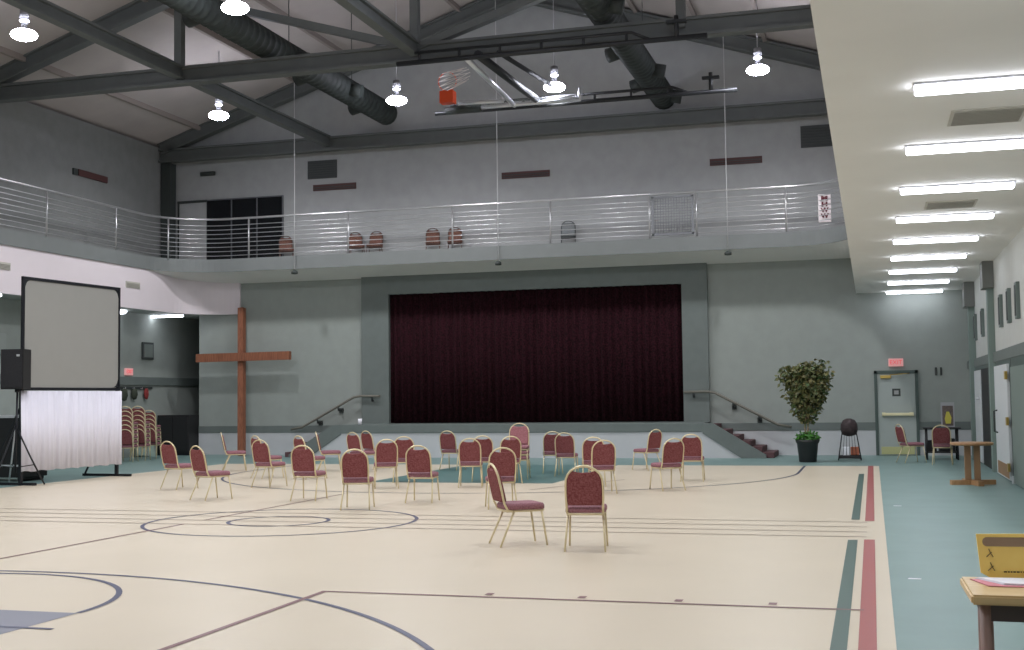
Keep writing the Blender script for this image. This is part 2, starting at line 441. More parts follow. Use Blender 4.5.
# ------------------------------------------------------------------ balcony railing
inner = offset(edge, .1)
rp = empty('balcony_railing', (-10, 31.5, 5.63)); tag(rp, 'pale metal balcony railing of thin horizontal bars with a round top rail', 'railing')
def rel(path, z): return [(x+10, y-31.5, z-5.63) for x, y in path]
MB().tube(rel(inner, 6.8), .032, 8).build('top_rail', RAIL, rp)
for i in range(8):
    MB().tube(rel(inner, 5.74+i*.125), .011, 6).build('bar', RAIL, rp)
yb_ = 31.55
posts = [(-16.98, yb_), (-13.9, yb_), (-10.83, yb_), (-8.08, yb_), (-5.42, yb_), (-4.2, yb_), (-1.95, yb_)]
posts += [(-19.0, 30.6)] + [(FX-.1, 28.6-2.9*i) for i in range(11)] + [(GX+.1, 28.0-3*i) for i in range(10)]
for x, y in posts:
    MB().tube([(x+10, y-31.5, -.02), (x+10, y-31.5, 1.17)], .024, 6).build('post', RAIL, rp)
# square screen panel in the railing
m = MB()
m.box(-5.36+10, yb_-31.53, .08, -5.3+10, yb_-31.49, 1.1); m.box(-4.33+10, yb_-31.53, .08, -4.27+10, yb_-31.49, 1.1)
m.box(-5.36+10, yb_-31.53, 1.05, -4.27+10, yb_-31.49, 1.1); m.box(-5.36+10, yb_-31.53, .08, -4.27+10, yb_-31.49, .13)
for i in range(14): m.tube([(-5.3+10+.07*i+.03, yb_-31.51, .1), (-5.3+10+.07*i+.03, yb_-31.51, 1.08)], .008, 5)
for i in range(14): m.tube([(-5.33+10, yb_-31.51, .14+.07*i), (-4.3+10, yb_-31.51, .14+.07*i)], .008, 5)
m.build('mesh_panel', mat('panel mesh paint', (118, 120, 124), .5), rp)
# sign hung on the railing
sg = empty('railing_sign', (-1.0, 31.36, 5.82)); tag(sg, 'small upright white sign with four maroon characters on the balcony railing', 'sign')
MB().box(-.155, -.02, 0, .155, .02, .7, .01).build('board', SIGNW, sg)
for i, ch in enumerate('MHWW'):
    o = text_part('lettering', ch, .2, SIGNR, sg, (0, -.026, .59-i*.145), bold=.01); o.scale = (1.05 if ch in 'MH' else .85, .75, 1)

# hanger rods from roof to balcony
for x, lab in ((-15.45, 'thin vertical rod hanging to the balcony right of the dark upper doors'), (-9.48, 'thin white vertical rod in front of the balcony near its middle'), (-3.4, 'thin white vertical rod in front of the balcony, the rightmost')):
    zt = 13.0-abs(x-XC)*.334
    e = empty('hanger_rod', (x, 31.36, 5.2)); tag(e, lab, 'rod', 'balcony hanger rods')
    MB().tube([(0, 0, 0), (0, 0, zt-5.2)], .011, 6).build('rod', mat('white rod', (205, 205, 206), .5), e)
    MB().lathe([(.02, -.1), (.09, -.09), (.09, -.03), (.03, .02)], 10).build('anchor', STEELD, e)

# ------------------------------------------------------------------ roof trusses
def truss(y, label, web=True):
    t = empty('roof_truss', (XC, y, 8.93)); tag(t, label, 'truss', 'roof trusses')
    xl, xr = XL-XC+.02, XR-XC-.02
    def Z(x): return (EAVE-.18-8.93)+(RIDGE-EAVE)*(1-abs(x)/(XR+.3-XC))
    def beam(name, p, q, w, h):
        m = MB(); p = Vector(p); q = Vector(q)
        d = (q-p).normalized(); n = Vector((-d.z, 0, d.x))
        m.obox(p+n*(h/2-.03), q+n*(h/2-.03), w, .06); m.obox(p-n*(h/2-.03), q-n*(h/2-.03), w, .06); m.obox(p, q, .07, h-.06)
        return m.build(name, STEEL, t)
    beam('bottom_chord', (xl, 0, 0), (xr, 0, 0), .26, .4)
    beam('rafter', (xl, 0, Z(xl)-.1), (0, 0, Z(0)-.1), .26, .4); beam('rafter', (xr, 0, Z(xr)-.1), (0, 0, Z(0)-.1), .26, .4)
    if web: MB().box(-.09, -.09, 0, .09, .09, Z(0)-.2).build('post', STEEL, t)
    for s in ((-1, 1) if web else ()):
        x = s*5.7
        MB().box(x-.09, -.09, 0, x+.09, .09, Z(x)-.2).build('post', STEEL, t)
        MB().obox((0, 0, .12), (x, 0, Z(x)-.25), .16, .2, (0, 1, 0)).build('brace', STEEL, t)
truss(24.4, 'grey steel roof truss nearer the camera, crossing the top of the view')
truss(32.3, 'grey steel roof truss against the back wall', False)
truss(16.4, 'grey steel roof truss overhead, above the near court')
truss(8.4, 'grey steel roof truss above the camera end of the hall')
for x, ye, lab in ((XC-5.65, YB-.05, 'long steel beam running lengthwise on the trusses, left of the middle'), (XC+.05, 24.3, 'long steel beam running lengthwise to the middle of the nearer truss')):
    b = MB(); b.box(-.11, YN-14, -.15, .11, ye-14, -.1); b.box(-.11, YN-14, .1, .11, ye-14, .15); b.box(-.035, YN-14, -.1, .035, ye-14, .1)
    o = b.build('roof_beam', STEEL); o.location = (x, 14, 9.0); tag(o, lab, 'beam', 'lengthwise roof beams')
# corner column at the left end of the rear truss
o = MB().box(-.16, -.16, 0, .16, .16, 3.3, .01).build('corner_column', STEELD); o.location = (-20.15, 32.45, 5.42); tag(o, 'dark steel column in the far left corner of the balcony', 'column')

def duct(x, y0, y1, lab, boots):
    d = empty('air_duct', (x, y0, 9.5)); tag(d, lab, 'duct', 'dark roof ducts')
    L = y1-y0; n = int(L/.25); pts = []; rr = []
    for i in range(n+1):
        y = L*i/n; pts += [(0, y-.03, 0), (0, y, 0), (0, y+.03, 0)]; rr += [.3, .325, .3]
    MB().tube(pts, rr, 16).build('pipe', DUCT, d)
    for (yy, sx) in boots:
        m = MB(); m.tube([(sx*.2, yy-y0, -.05), (sx*.52, yy-y0+.05, -.12)], .17, 12); m.build('outlet', DUCT, d)
    for yy in [v*3.6+1 for v in range(int(L/3.6)+1)]: MB().tube([(0, yy, .3), (0, yy, (13.0-abs(x-XC)*.334)-9.5)], .012, 5).build('hanger', STEELD, d)
duct(-12.75, 3, 31.6, 'long dark round duct under the roof, left one above the cross side', [(20, -1), (22, -1), (25.5, 1), (27, -1), (28.6, 1), (30.3, -1)])
duct(-5.1, 3, 32.3, 'long dark round duct under the roof, right one above the stage', [(20, -1), (24, 1), (27.4, -1), (29.2, 1), (30.4, -1), (31.9, 1)])

# ------------------------------------------------------------------ high bay lamps
def lamp_unit():
    e = empty('high_bay_lamp')
    MB().lathe([(.05, .52), (.09, .5), (.1, .36), (.07, .33)], 14).build('housing', mat('lamp housing dark', (120, 120, 124), .5), e)
    MB().lathe([(.07, .31), (.095, .3), (.095, .275), (.06, .265)], 14).build('sparkle_ring', LAMPSPARK, e)  # glowing ring imitates the sparkle above the lens
    MB().lathe([(.06, .24), (.06, .14), (.14, .1)], 14, cap=False).build('neck', mat('lamp housing dark', (120, 120, 124)), e)
    MB().lathe([(.1, .1), (.19, .08), (.245, .04), (.26, 0), (.245, -.04), (.18, -.08), (.08, -.1), (.02, -.105)], 20).build('lens', LAMP, e)
    return e
lamps = [(-16.1, 28.3, 'high bay lamp hanging above the cross corner, leftmost of the rear row'), (-11.15, 28.3, 'high bay lamp in the rear row beside the dark left duct'),
         (-7.1, 28.3, 'high bay lamp in the rear row just above the silver backboard pipes'), (-2.3, 28.3, 'high bay lamp in the rear row nearest the right aisle ceiling'),
         (-16.2, 20.75, 'large bright high bay lamp at the upper left corner of the view'), (-11.35, 20.55, 'largest high bay lamp cut by the top edge of the view')]
for y in (20.7, 12.9, 5.0):
    for x in ((-7.0, -2.3) if y > 20 else (-16.1, -11.3, -7.0, -2.3)):
        lamps.append((x, y, 'high bay lamp above the view, %s in the %s' % ({-16.1: 'leftmost', -11.3: 'second from left', -7.0: 'second from right', -2.3: 'rightmost'}[x], 'partly seen row' if y > 20 else 'row over the near circle' if y > 10 else 'row over the camera end')))
lp = lamp_unit()
units = [lp] + [copy_tree(lp) for _ in lamps[1:]]
for i, (x, y, lab) in enumerate(lamps):
    e = units[i]
    e.location = (x, y, 8.98); tag(e, lab, 'lamp', 'high bay lamps over the court' if i < 6 else 'high bay lamps above the view')
    zt = 13.0-abs(x-XC)*.334
    MB().tube([(0, 0, .5), (0, 0, zt-8.98-.01)], .012, 5).build('stem', HOUS, e)
    L = bpy.data.lights.new('high_bay_light', 'SPOT'); L.energy = HIBAY*4; L.spot_size = math.radians(165); L.spot_blend = .6; L.shadow_soft_size = .22; L.color = (.97, .98, 1)
    lo = bpy.data.objects.new('light', L); COL.objects.link(lo); lo.parent = e; lo.location = (0, 0, -.3)

# ------------------------------------------------------------------ aisle fluorescents
def strip_light(x, y, z, w, d, lab, grp):
    e = empty('ceiling_light', (x, y, z)); tag(e, lab, 'light', grp)
    MB().box(-w/2-.01, -d/2-.01, -.02, w/2+.01, d/2+.01, 0).build('base', HOUS, e)
    MB().box(-w/2, -d/2, -.075, w/2, d/2, -.02, .015).build('lens', LENS, e)
ordn = ['nearest', 'second nearest', 'third', 'fourth', 'fifth', 'sixth', 'seventh', 'second farthest', 'farthest']
for i in range(9):
    strip_light(1.08, 10.75+2.69*i, LOW, 1.33, .19, 'long fluorescent ceiling light over the right aisle, %s of the row in view' % ordn[i] if i not in (0, 7, 8) else 'long fluorescent ceiling light over the right aisle, %s in view' % ordn[i], 'right aisle ceiling lights')
for i in range(1, 5): strip_light(1.08, 10.75-2.73*i, LOW, 1.33, .19, 'fluorescent right aisle ceiling light out of view, number %s before the nearest seen' % ['one', 'two', 'three', 'four'][i-1], 'right aisle ceiling lights out of view')
strip_light(-19.83, 31.9, LOW, 1.0, .16, 'long bright ceiling light over the left aisle near the dark passage', 'left aisle ceiling lights')
e = empty('round_ceiling_light', (-20.1, 29.9, LOW)); tag(e, 'small round ceiling light over the left aisle at the screen edge', 'light')
MB().lathe([(.2, 0), (.2, -.04), (.16, -.08), (.04, -.1)], 16).build('lens', LENS, e)
for y, lab in ((24, 'behind the screen top'), (19, 'just left of the view'), (14, 'beside the near circle'), (9, 'nearest the camera end')): strip_light(-19.82, y, LOW, 1.0, .16, 'ceiling light over the left aisle hidden by the white band, %s' % lab, 'left aisle ceiling lights out of view')
def ceil_vent(x, y, w, d, lab):
    e = empty('ceiling_vent', (x, y, LOW)); tag(e, lab, 'vent', 'right aisle ceiling vents')
    MB().box(-w/2, -d/2, -.012, w/2, d/2, 0).build('frame', VENTC, e)
    m = MB()
    for i in range(int(d/.06)-1): m.box(-w/2+.03, -d/2+.05+i*.06, -.02, w/2-.03, -d/2+.075+i*.06, -.012)
    m.build('slats', mat('vent slat', (160, 157, 148), .6), e)
ceil_vent(1.1, 12.15, .66, .66, 'square grey vent in the right aisle ceiling, the nearer one')
ceil_vent(1.1, 17.75, .66, .66, 'square grey vent in the right aisle ceiling, the farther one')

# ------------------------------------------------------------------ fittings on the walls
def louvre(name, x0, x1, z0, z1, m, lab, grp, n):
    e = empty(name, ((x0+x1)/2, YB, z0)); tag(e, lab, 'vent', grp); w = (x1-x0)/2
    MB().box(-w, -.03, 0, w, 0, z1-z0).build('back', m, e)
    s = MB()
    for i in range(n):
        zz = .03+(z1-z0-.06)*i/n; s.box(-w+.03, -.05, zz, w-.03, -.03, zz+.02)
    s.build('slats', STEELD, e)
louvre('wall_louvre', -15.67, -14.75, 8.02, 8.55, LOUV, 'dark louvre high on the back wall above the upper doors', 'upper wall louvres', 7)
louvre('wall_louvre', -1.6, -.5, 7.98, 8.55, LOUV, 'dark louvre high on the back wall next to the right aisle ceiling', 'upper wall louvres', 7)
for (x0, x1, lab) in ((-15.5, -14.15, 'dark red slot register on the upper back wall, leftmost'), (-9.75, -8.37, 'dark red slot register on the upper back wall, above the middle of the stage'), (-3.97, -2.6, 'dark red slot register on the upper back wall, rightmost')):
    louvre('slot_register', x0, x1, 7.66, 7.84, REDDARK, lab, 'upper wall slot registers', 2)
e = empty('slot_register', (XL, 29.05, 7.68)); tag(e, 'dark red slot register on the dark upper left wall', 'vent')
MB().box(0, -.75, 0, .05, .55, .17).build('back', REDDARK, e); MB().box(.0, -.98, -.01, .06, -.8, .16).build('end_box', STEELD, e)
o = MB().box(-.25, -.06, 0, .25, 0, .12, .02).build('wall_bracket', STEELD); o.location = (-18.95, YB, 8.33); tag(o, 'small dark fitting on the upper back wall above the dark doors', 'fitting')
# dark glazed doors on the balcony
e = empty('door_1', (-17.72, YB, 5.4)); e['kind'] = 'structure'
MB().box(-1.26, -.05, 0, 1.26, 0, 2.2).build('frame', MULL, e)
for i in range(3):
    MB().box(-1.23+i*.84, -.07, 0.02, -.45+i*.84, -.05, 2.16).build('pane', DARKGL, e)
e = empty('door_2', (-19.45, YB, 5.4)); e['kind'] = 'structure'
m = MB(); m.box(-.5, -.06, 0, -.45, 0, 2.2); m.box(-.5, -.08, 2.13, .5, 0, 2.2); m.build('frame', STEELD, e)
MB().box(-.45, -.04, 0, .47, 0, 2.13).build('leaf', WALLUP, e)
# vents on the white band
for y, lab in ((23.95, 'pale vent on the white band at the left edge of the view'), (29.27, 'pale vent on the white band right of the screen top')):
    e = empty('band_vent', (FX-.02, y, 4.68)); tag(e, lab, 'vent', 'white band vents')
    MB().box(0, -.33, 0, .02, .33, .17).build('frame', VENTC, e)
    m = MB(); [m.box(.02, -.3, .02+.03*i, .03, .3, .035+.03*i) for i in range(4)]; m.build('slats', mat('vent slat', (160, 157, 148), .6), e)

# exit door in the back wall
e = empty('door_3', (.59, YB, 0)); e['kind'] = 'structure'
FR = mat('dark green door frame', (72, 86, 82), .5)
m = MB(); m.box(-.53, -.07, 0, -.46, 0, 2.14); m.box(.46, -.07, 0, .53, 0, 2.14); m.box(-.53, -.07, 2.06, .53, 0, 2.14); m.build('frame', FR, e)
MB().box(-.455, -.045, .01, .455, 0, 2.055).build('leaf', DOORP, e)
m = MB(); m.box(-.36, -.13, 1.0, .4, -.09, 1.07, .01); m.box(-.36, -.1, .99, -.28, -.045, 1.08); m.box(.3, -.1, .99, .4, -.045, 1.08)
m.build('push_bar', mat('cream push bar', (224, 216, 176), .4, metal=.2), e)
m = MB(); m.box(-.4, -.055, .03, .4, -.045, .22); m.build('kick_plate', mat('yellow kick plate', (178, 178, 128), .5), e)
m = MB(); m.box(-.38, -.11, 1.94, -.12, -.045, 2.02, .01); m.tube([(-.14, -.1, 2.03), (.2, -.3, 2.05), (.32, -.08, 2.06)], .012, 6); m.build('door_closer', BRASS, e)
m = MB(); m.box(-.1, -.055, 1.49, .1, -.045, 1.68); m.build('notice', STEELD, e)
MB().box(-.055, -.06, 1.535, .055, -.055, 1.635).build('notice_face', mat('notice grey', (150, 152, 150), .6), e)

def exit_sign(loc, rz, lab):
    e = empty('exit_sign', loc, rz); tag(e, lab, 'sign', 'exit signs')
    MB().box(-.18, -.06, 0, .18, 0, .2, .01).build('case', EXW, e)
    text_part('lettering', 'EXIT', .15, EXR, e, (0, -.064, .1))
exit_sign((.6, YB, 2.24), 0, 'small red exit sign on the wall above the grey door')
exit_sign((XL+.0, 30.7, 2.34), PI/2, 'small red exit sign on the left aisle wall above the stacked chairs')
o = empty('wall_switch', (1.62, YB, 2.0)); tag(o, 'pair of small dark strips on the wall right of the grey door', 'switch')
MB().box(-.09, -.03, 0, -.04, 0, .2, .005).build('strip', STEELD, o); MB().box(.03, -.03, 0, .08, 0, .2, .005).build('strip', STEELD, o)

# columns on the right wall
def column(y, w, d, cap0, lab):
    e = empty('wall_column', (XR, y, 0)); tag(e, lab, 'column', 'right wall columns')
    MB().box(-d, -w/2, 0, 0, w/2, LOW).build('shaft', mat('column grey green paint', (124, 140, 133), .6), e)
    MB().box(-d-.09, -w/2-.14, cap0, 0, w/2+.14, LOW, .01).build('capital', mat('column head grey paint', (112, 114, 110), .6), e)
column(26.0, .3, .12, 3.6, 'grey green wall column beside the dark door gap, with a boxy head')
column(30.7, .34, .14, 3.55, 'grey green wall column in the far right corner, with a boxy head')
column(17.9, .3, .12, 3.6, 'grey green wall column just past the right edge of the view')
# narrow slots high on the right wall
for y, lab in ((30.1, 'farthest'), (28.2, 'second farthest'), (24.3, 'middle'), (22.9, 'second nearest'), (21.6, 'nearest')):
    e = empty('wall_slot', (XR, y, 2.75)); tag(e, 'narrow upright grey slot high on the right wall, %s of the row' % lab, 'slot', 'right wall slots')
    MB().box(-.06, -.13, 0, 0, .13, .6, .005).build('frame', WINS, e)
    MB().box(-.07, -.08, .05, -.06, .08, .55).build('face', LOUV, e)
# doors in the right wall
WD = mat('white door paint', (214, 218, 220), .4)
e = empty('door_4', (XR, 24.15, 0)); e['kind'] = 'structure'
MB().box(-.04, -1.25, 0, 0, 1.3, 2.14).build('frame', FR, e)
MB().box(-.09, -1.08, .02, -.04, 1.2, 2.05, .005).build('leaf', WD, e)
for z in (.25, 1.05, 1.85): MB().box(-.13, -1.2, z-.07, -.09, -1.04, z+.07).build('hinge', BRASS, e)
MB().tube([(-.09, .8, .8), (-.15, .8, .82), (-.15, .8, 1.2), (-.09, .8, 1.22)], .018, 6).build('handle', STEELD, e)
MB().box(-.098, -1.0, .05, -.09, .95, .28).build('kick_plate', OAKB, e)
e = empty('door_5', (XR, 28.6, 0)); e['kind'] = 'structure'
MB().box(-.04, -2.2, 0, 0, 1.8, 2.14).build('frame', FR, e)
MB().box(-.08, .1, .02, -.04, 1.7, 2.05, .005).build('leaf', WD, e)
MB().box(-.06, -2.0, .0, -.04, .05, 2.06).build('opening', BLACK, e)  # flat black panel paints the darkness of an open doorway
MB().lathe([(.035, -.03), (.05, 0), (.035, .03)], 12, (-.12, .4, 1.42)).build('knob', SILVER, e)
e = empty('door_6', (XR, 21.75, 0)); e['kind'] = 'structure'
MB().box(-.04, -1.3, 0, 0, 1.1, 2.14).build('frame', FR, e)
MB().box(-.08, -1.2, .02, -.04, .8, 1.98).build('leaf', mat('grey green door', (120, 134, 128), .5), e)
MB().box(-.1, .84, .0, -.03, .98, .12).build('foot_block', WD, e)

# ------------------------------------------------------------------ the wooden cross
def cross():
    base = Vector((-17.42, 31.95, 0)); topv = Vector((-17.72, 32.5, 4.3)); w = .17
    e = empty('wooden_cross', base); tag(e, 'tall reddish brown wooden cross leaning on the back wall', 'cross')
    t = topv-base
    MB().obox((0, 0, .01), t, w, .18, (0, 1, 0)).build('upright', WOOD, e)
    c = t*.665; m = MB(); m.obox(c+Vector((-1.38, -.14, -.02)), c+Vector((1.62, -.14, .0)), .16, .24, (0, 0, 1)); m.build('crossbar', WOOD, e)
cross()

# ------------------------------------------------------------------ chairs
def chair_proto(fab, fabs, frame):
    e = empty('banquet_chair')
    # seat cushion
    m = MB(); out = rrect(-.205, -.2, .205, .235, .07)
    rings = []
    for z, q in ((.385, .96), (.392, 1.0), (.425, 1.0), (.445, .95), (.452, .8)):
        rings.append([m.bm.verts.new((x*q, (y-.02)*q+.02, z)) for x, y in out])
    for A, B in zip(rings, rings[1:]):
        for k in range(len(A)):
            f = m.bm.faces.new((A[k], A[(k+1) % len(A)], B[(k+1) % len(A)], B[k])); f.smooth = True
    m.bm.faces.new(rings[0][::-1]); m.bm.faces.new(rings[-1]); m.build('seat', fabs, e)
    def bp(x, z): return (x, -.215-(z-.43)*.22, z)
    hw = .188
    arch = [(-hw+.008, -.12, .372), (-hw+.006, -.185, .385), bp(-hw+.004, .45), bp(-hw, .55), bp(-hw, .66)]
    for i in range(1, 12):
        a = PI-PI*i/12; arch.append(bp(hw*math.cos(a), .69+.172*math.sin(a)))
    arch += [bp(hw, .66), bp(hw, .55), bp(hw-.004, .45), (hw-.006, -.185, .385), (hw-.008, -.12, .372)]
    MB().tube(arch, .0125, 6).build('back_frame', frame, e)
    # upholstered pad with a dipped top edge leaving a hand gap under the arch
    m = MB(); outl = [(-.168, .462), (.168, .462), (.178, .5), (.18, .62), (.178, .71), (.155, .785), (.12, .815), (.06, .8), (0, .797), (-.06, .8), (-.12, .815), (-.155, .785), (-.178, .71), (-.18, .62), (-.178, .5)]
    fr = []; mid = []; bk = []
    for x, z in outl:
        p = Vector(bp(x, z)); q = Vector(bp(x*.93, .64+(z-.64)*.93))
        fr.append(m.bm.verts.new(q+Vector((0, .035, 0)))); mid.append(m.bm.verts.new(p)); bk.append(m.bm.verts.new(q+Vector((0, -.016, 0))))
    N = len(outl)
    m.bm.faces.new(fr); m.bm.faces.new(bk[::-1])
    for A, B in ((fr, mid), (mid, bk)):
        for k in range(N):
            f = m.bm.faces.new((A[k], A[(k+1) % N], B[(k+1) % N], B[k])); f.smooth = True
    m.build('backrest', fab, e)
    m = MB()
    m.tube([(-.18, -.19, .372), (-.188, .19, .372), (-.15, .22, .372), (.15, .22, .372), (.188, .19, .372), (.18, -.19, .372)], .0125, 6, closed=True)
    m.build('seat_frame', frame, e)
    for q in (-1, 1):
        MB().tube([(q*.182, .19, .375), (q*.198, .245, 0)], [.0125, .0105], 6).build('leg', frame, e)
        MB().tube([(q*.178, -.11, .375), (q*.205, -.275, 0)], [.0125, .0105], 6).build('leg', frame, e)
    return e
P0 = chair_proto(FAB, FABS, GOLD)
used = [False]
def put_chair(x, y, phi, label, group, z=0.0, proto=None):
    """phi: facing, clockwise from +Y seen from above, degrees"""
    p = proto or P0
    if not p.get('_used'):
        c = p; p['_used'] = 1
    else: c = copy_tree(p)
    if '_used' in c and c is not p: del c['_used']
    c.location = (x, y, z); c.rotation_euler = (0, 0, -math.radians(phi)); tag(c, label, 'chair', group)
    return c
def cam_px(u, v, z=0.0):
    d = fw + r2*((u-512)/F_PX) - u2*((v-325)/F_PX); t = (z-EYE)/d.z
    return d.x*t, d.y*t
def view_phi(u):  # direction away from the viewer at image column u (degrees clockwise from +Y)
    return math.degrees(math.atan((u-512)/F_PX)-YAW)
GR = 'maroon chairs set out on the court'
chairs = [  # column, row of the centre of the four feet, turn from facing away, label
 (587, 549, 4, 'nearest maroon chair, seen from straight behind, right of centre'),
 (519.5, 544.6, 72, 'near maroon chair seen from the side, facing right, beside the nearest chair'),
 (501, 508, -6, 'maroon chair right behind the near side-facing chair'),
 (471, 487, 3, 'maroon chair on the near edge of the green key, at its middle'),
 (483, 481.5, 0, 'maroon chair half hidden behind the one at the near edge of the green key'),
 (509, 483, -8, 'maroon chair on the green key, in front of the pale pink chair stack'),
 (453, 470, 24, 'maroon chair on the green key, farthest left, turned a little right'),
 (423, 502, 14, 'maroon chair with a bright glint on its top, left of the centre circle edge'),
 (358, 509, 9, 'maroon chair in the front left group, right of the chair on the circle'),
 (386, 488, -3, 'maroon chair with a glint on top, behind the front left group'),
 (404, 482, 0, 'maroon chair partly hidden between the two glinting chairs'),
 (362, 472, 42, 'maroon chair turned right, standing before the left end of the stage'),
 (376, 469, 48, 'maroon chair half hidden, farther of the two turned right before the stage'),
 (330, 471, 88, 'maroon chair seen edge-on facing right, in front of the left stage steps'),
 (311, 479, 55, 'maroon chair mostly hidden behind the big one at left, facing right'),
 (309.5, 500, 22, 'maroon chair nearest in the left group, showing a full round back'),
 (270, 487, 38, 'maroon chair slanting right, nearer of the overlapping pair by the cross'),
 (268, 478, 58, 'maroon chair behind another, farther of the overlapping pair by the cross'),
 (235, 471, 88, 'maroon chair seen edge-on facing right at the foot of the cross'),
 (180, 489, 48, 'leftmost maroon chair on the court, angled right'),
 (212, 499.5, 55, 'second maroon chair from the left, angled right with seat showing'),
 (567, 476, 8, 'maroon chair on the right edge of the green key, nearer of a pair'),
 (553, 473, 0, 'maroon chair on the green key, farther of a pair and half hidden'),
 (602, 493, -8, 'maroon chair with a glint on top, up behind the nearest chair'),
 (594, 486, 0, 'maroon chair almost hidden behind the glinting one right of centre'),
 (647, 470, -42, 'maroon chair turned left near the right end of the stage'),
 (667, 490, -26, 'nearer maroon chair of the right group, turned left'),
 (693, 481, 4, 'rightmost maroon chair on the court, seen from behind'),
]
for u, v, a, lab in chairs:
    x, y = cam_px(u, v)
    put_chair(x, y, view_phi(u)+a, lab, GR)
# small stack whose top chair looks back at the camera
x, y = cam_px(515, 480)
P1 = chair_proto(mat('maroon fabric painted lit pink', (144, 92, 98), .9, rgb2=(166, 116, 120), scale=60, spec=.2), FABS, GOLD)  # maroon fabric with the pinker lit look put into its colour
for i in range(3):
    lab = ['lowest', 'middle', 'topmost'][i]
    put_chair(x, y+.25, view_phi(515)+185, 'pinkish maroon chair, %s of the stack of three on the green key' % lab, 'small chair stack on the green key', z=i*.1, proto=P1)
# tall stacks in the left aisle
P2 = P0
ords = ['bottom', 'second up', 'third up', 'fourth up', 'fifth up', 'top']
for nm, u, v, n in (('left', 128, 462, 6), ('middle', 140.5, 460.5, 6), ('right', 151.5, 458.5, 5)):
    x, y = cam_px(u, v)
    for i in range(n):
        put_chair(x, y, view_phi(u)+16, 'maroon chair with gold frame, %s in the %s stack of the left aisle' % (ords[i] if i < n-1 else 'top', nm), 'tall chair stacks in the left aisle', z=i*.12)
# two chairs by the far right door
x, y = cam_px(912, 462.5); put_chair(x, y, view_phi(912)+62, 'maroon chair with a pale frame facing right beside the grey door', 'chairs by the grey door')
x, y = cam_px(943, 464.5); put_chair(x, y, view_phi(943)+3, 'maroon chair seen from behind at the small black table near the grey door', 'chairs by the grey door')
# balcony chairs
PT = chair_proto(FABD, FABD, mat('dark brown frame', (84, 62, 52), .5))
for x, a, lab in ((-16.15, 150, 'brown chair on the balcony beside the dark upper doors'), (-13.95, 150, 'tan chair on the balcony, left of a close pair by a railing post'), (-13.4, 168, 'tan chair on the balcony, right of a close pair by a railing post'), (-11.65, 160, 'brown chair on the balcony, left of the pair above the stage curtain'), (-11.0, 162, 'tan chair on the balcony, right of the pair above the stage curtain')):
    put_chair(x, 32.25, a, lab, 'chairs on the back balcony', z=5.5, proto=PT)
PG = chair_proto(mat('grey chair fabric', (126, 130, 132), .9, noise=.1, scale=30), mat('grey chair fabric', (126, 130, 132)), GREYF)
put_chair(-7.75, 32.2, 167, 'grey chair with dark frame alone on the middle of the balcony', 'lone balcony chair', z=5.5, proto=PG)
for p in (P0, P1, PT, PG):
    if '_used' in p: del p['_used']

# ------------------------------------------------------------------ projection screen with skirt
A = Vector((-15.68, 20.12, 0)); B = Vector((-15.43, 22.95, 0))
d = B-A; Wd = d.length; ang = math.atan2(d.y, d.x)
e = empty('projection_screen', A, ang); tag(e, 'large grey projection screen with a black frame and white skirt below', 'screen')
z0, z1, sk = 1.84, 4.02, .26
m = MB(); m.prism_xz(rrect(.03, z0+.02, Wd-.03, z1-.04, .16, 6), -.012, .012); m.build('screen_cloth', SCREEN, e)
m = MB()
m.box(0, -.03, z0-.02, Wd, .03, z0+.035); m.box(0, -.03, z1-.06, Wd, .03, z1); m.box(0, -.029, z0, .045, .029, z1); m.box(Wd-.045, -.029, z0, Wd, .029, z1)
for (cx, cz, sx, sz) in ((.05, z1-.06, 1, -1), (Wd-.05, z1-.06, -1, -1), (.05, z0+.05, 1, 1), (Wd-.05, z0+.05, -1, 1)):
    pts = [(cx, cz), (cx+sx*.16, cz)] + [(cx+sx*(.16-.15*math.sin(a*PI/12)), cz+sz*(.16-.16*math.cos(a*PI/12))) for a in range(1, 6)] + [(cx, cz+sz*.16)]
    m.prism_xz(pts, -.02, .02)
m.build('screen_frame', BLACKM, e)
m = MB(); n = 160; T = []; Bt = []
for i in range(n+1):
    t = i/n; x = -.06+(Wd+.08)*t; yy = -.05+.03*math.sin(i*.5)+.012*math.sin(i*1.3)
    T.append(m.bm.verts.new((x+.02, -.04+.3*(yy+.05), z0-.03))); Bt.append(m.bm.verts.new((x+(.08 if t < .5 else 0)*(1-2*t)*.6, yy, sk+.01*math.sin(i*.27))))
for i in range(n):
    f = m.bm.faces.new((Bt[i], Bt[i+1], T[i+1], T[i])); f.smooth = True
o = m.build('skirt', SKIRT, e, fix=False); o.modifiers.new('thick', 'SOLIDIFY').thickness = .008
for x in (.03, Wd-.03):
    m = MB(); m.box(x-.03, -.01, 0, x+.03, .05, z0); m.obox((x, -.35, .03), (x, .9, .03), .05, .05); m.obox((x, .85, .05), (x, .04, 1.5), .03, .03); m.build('leg', BLACKM, e)

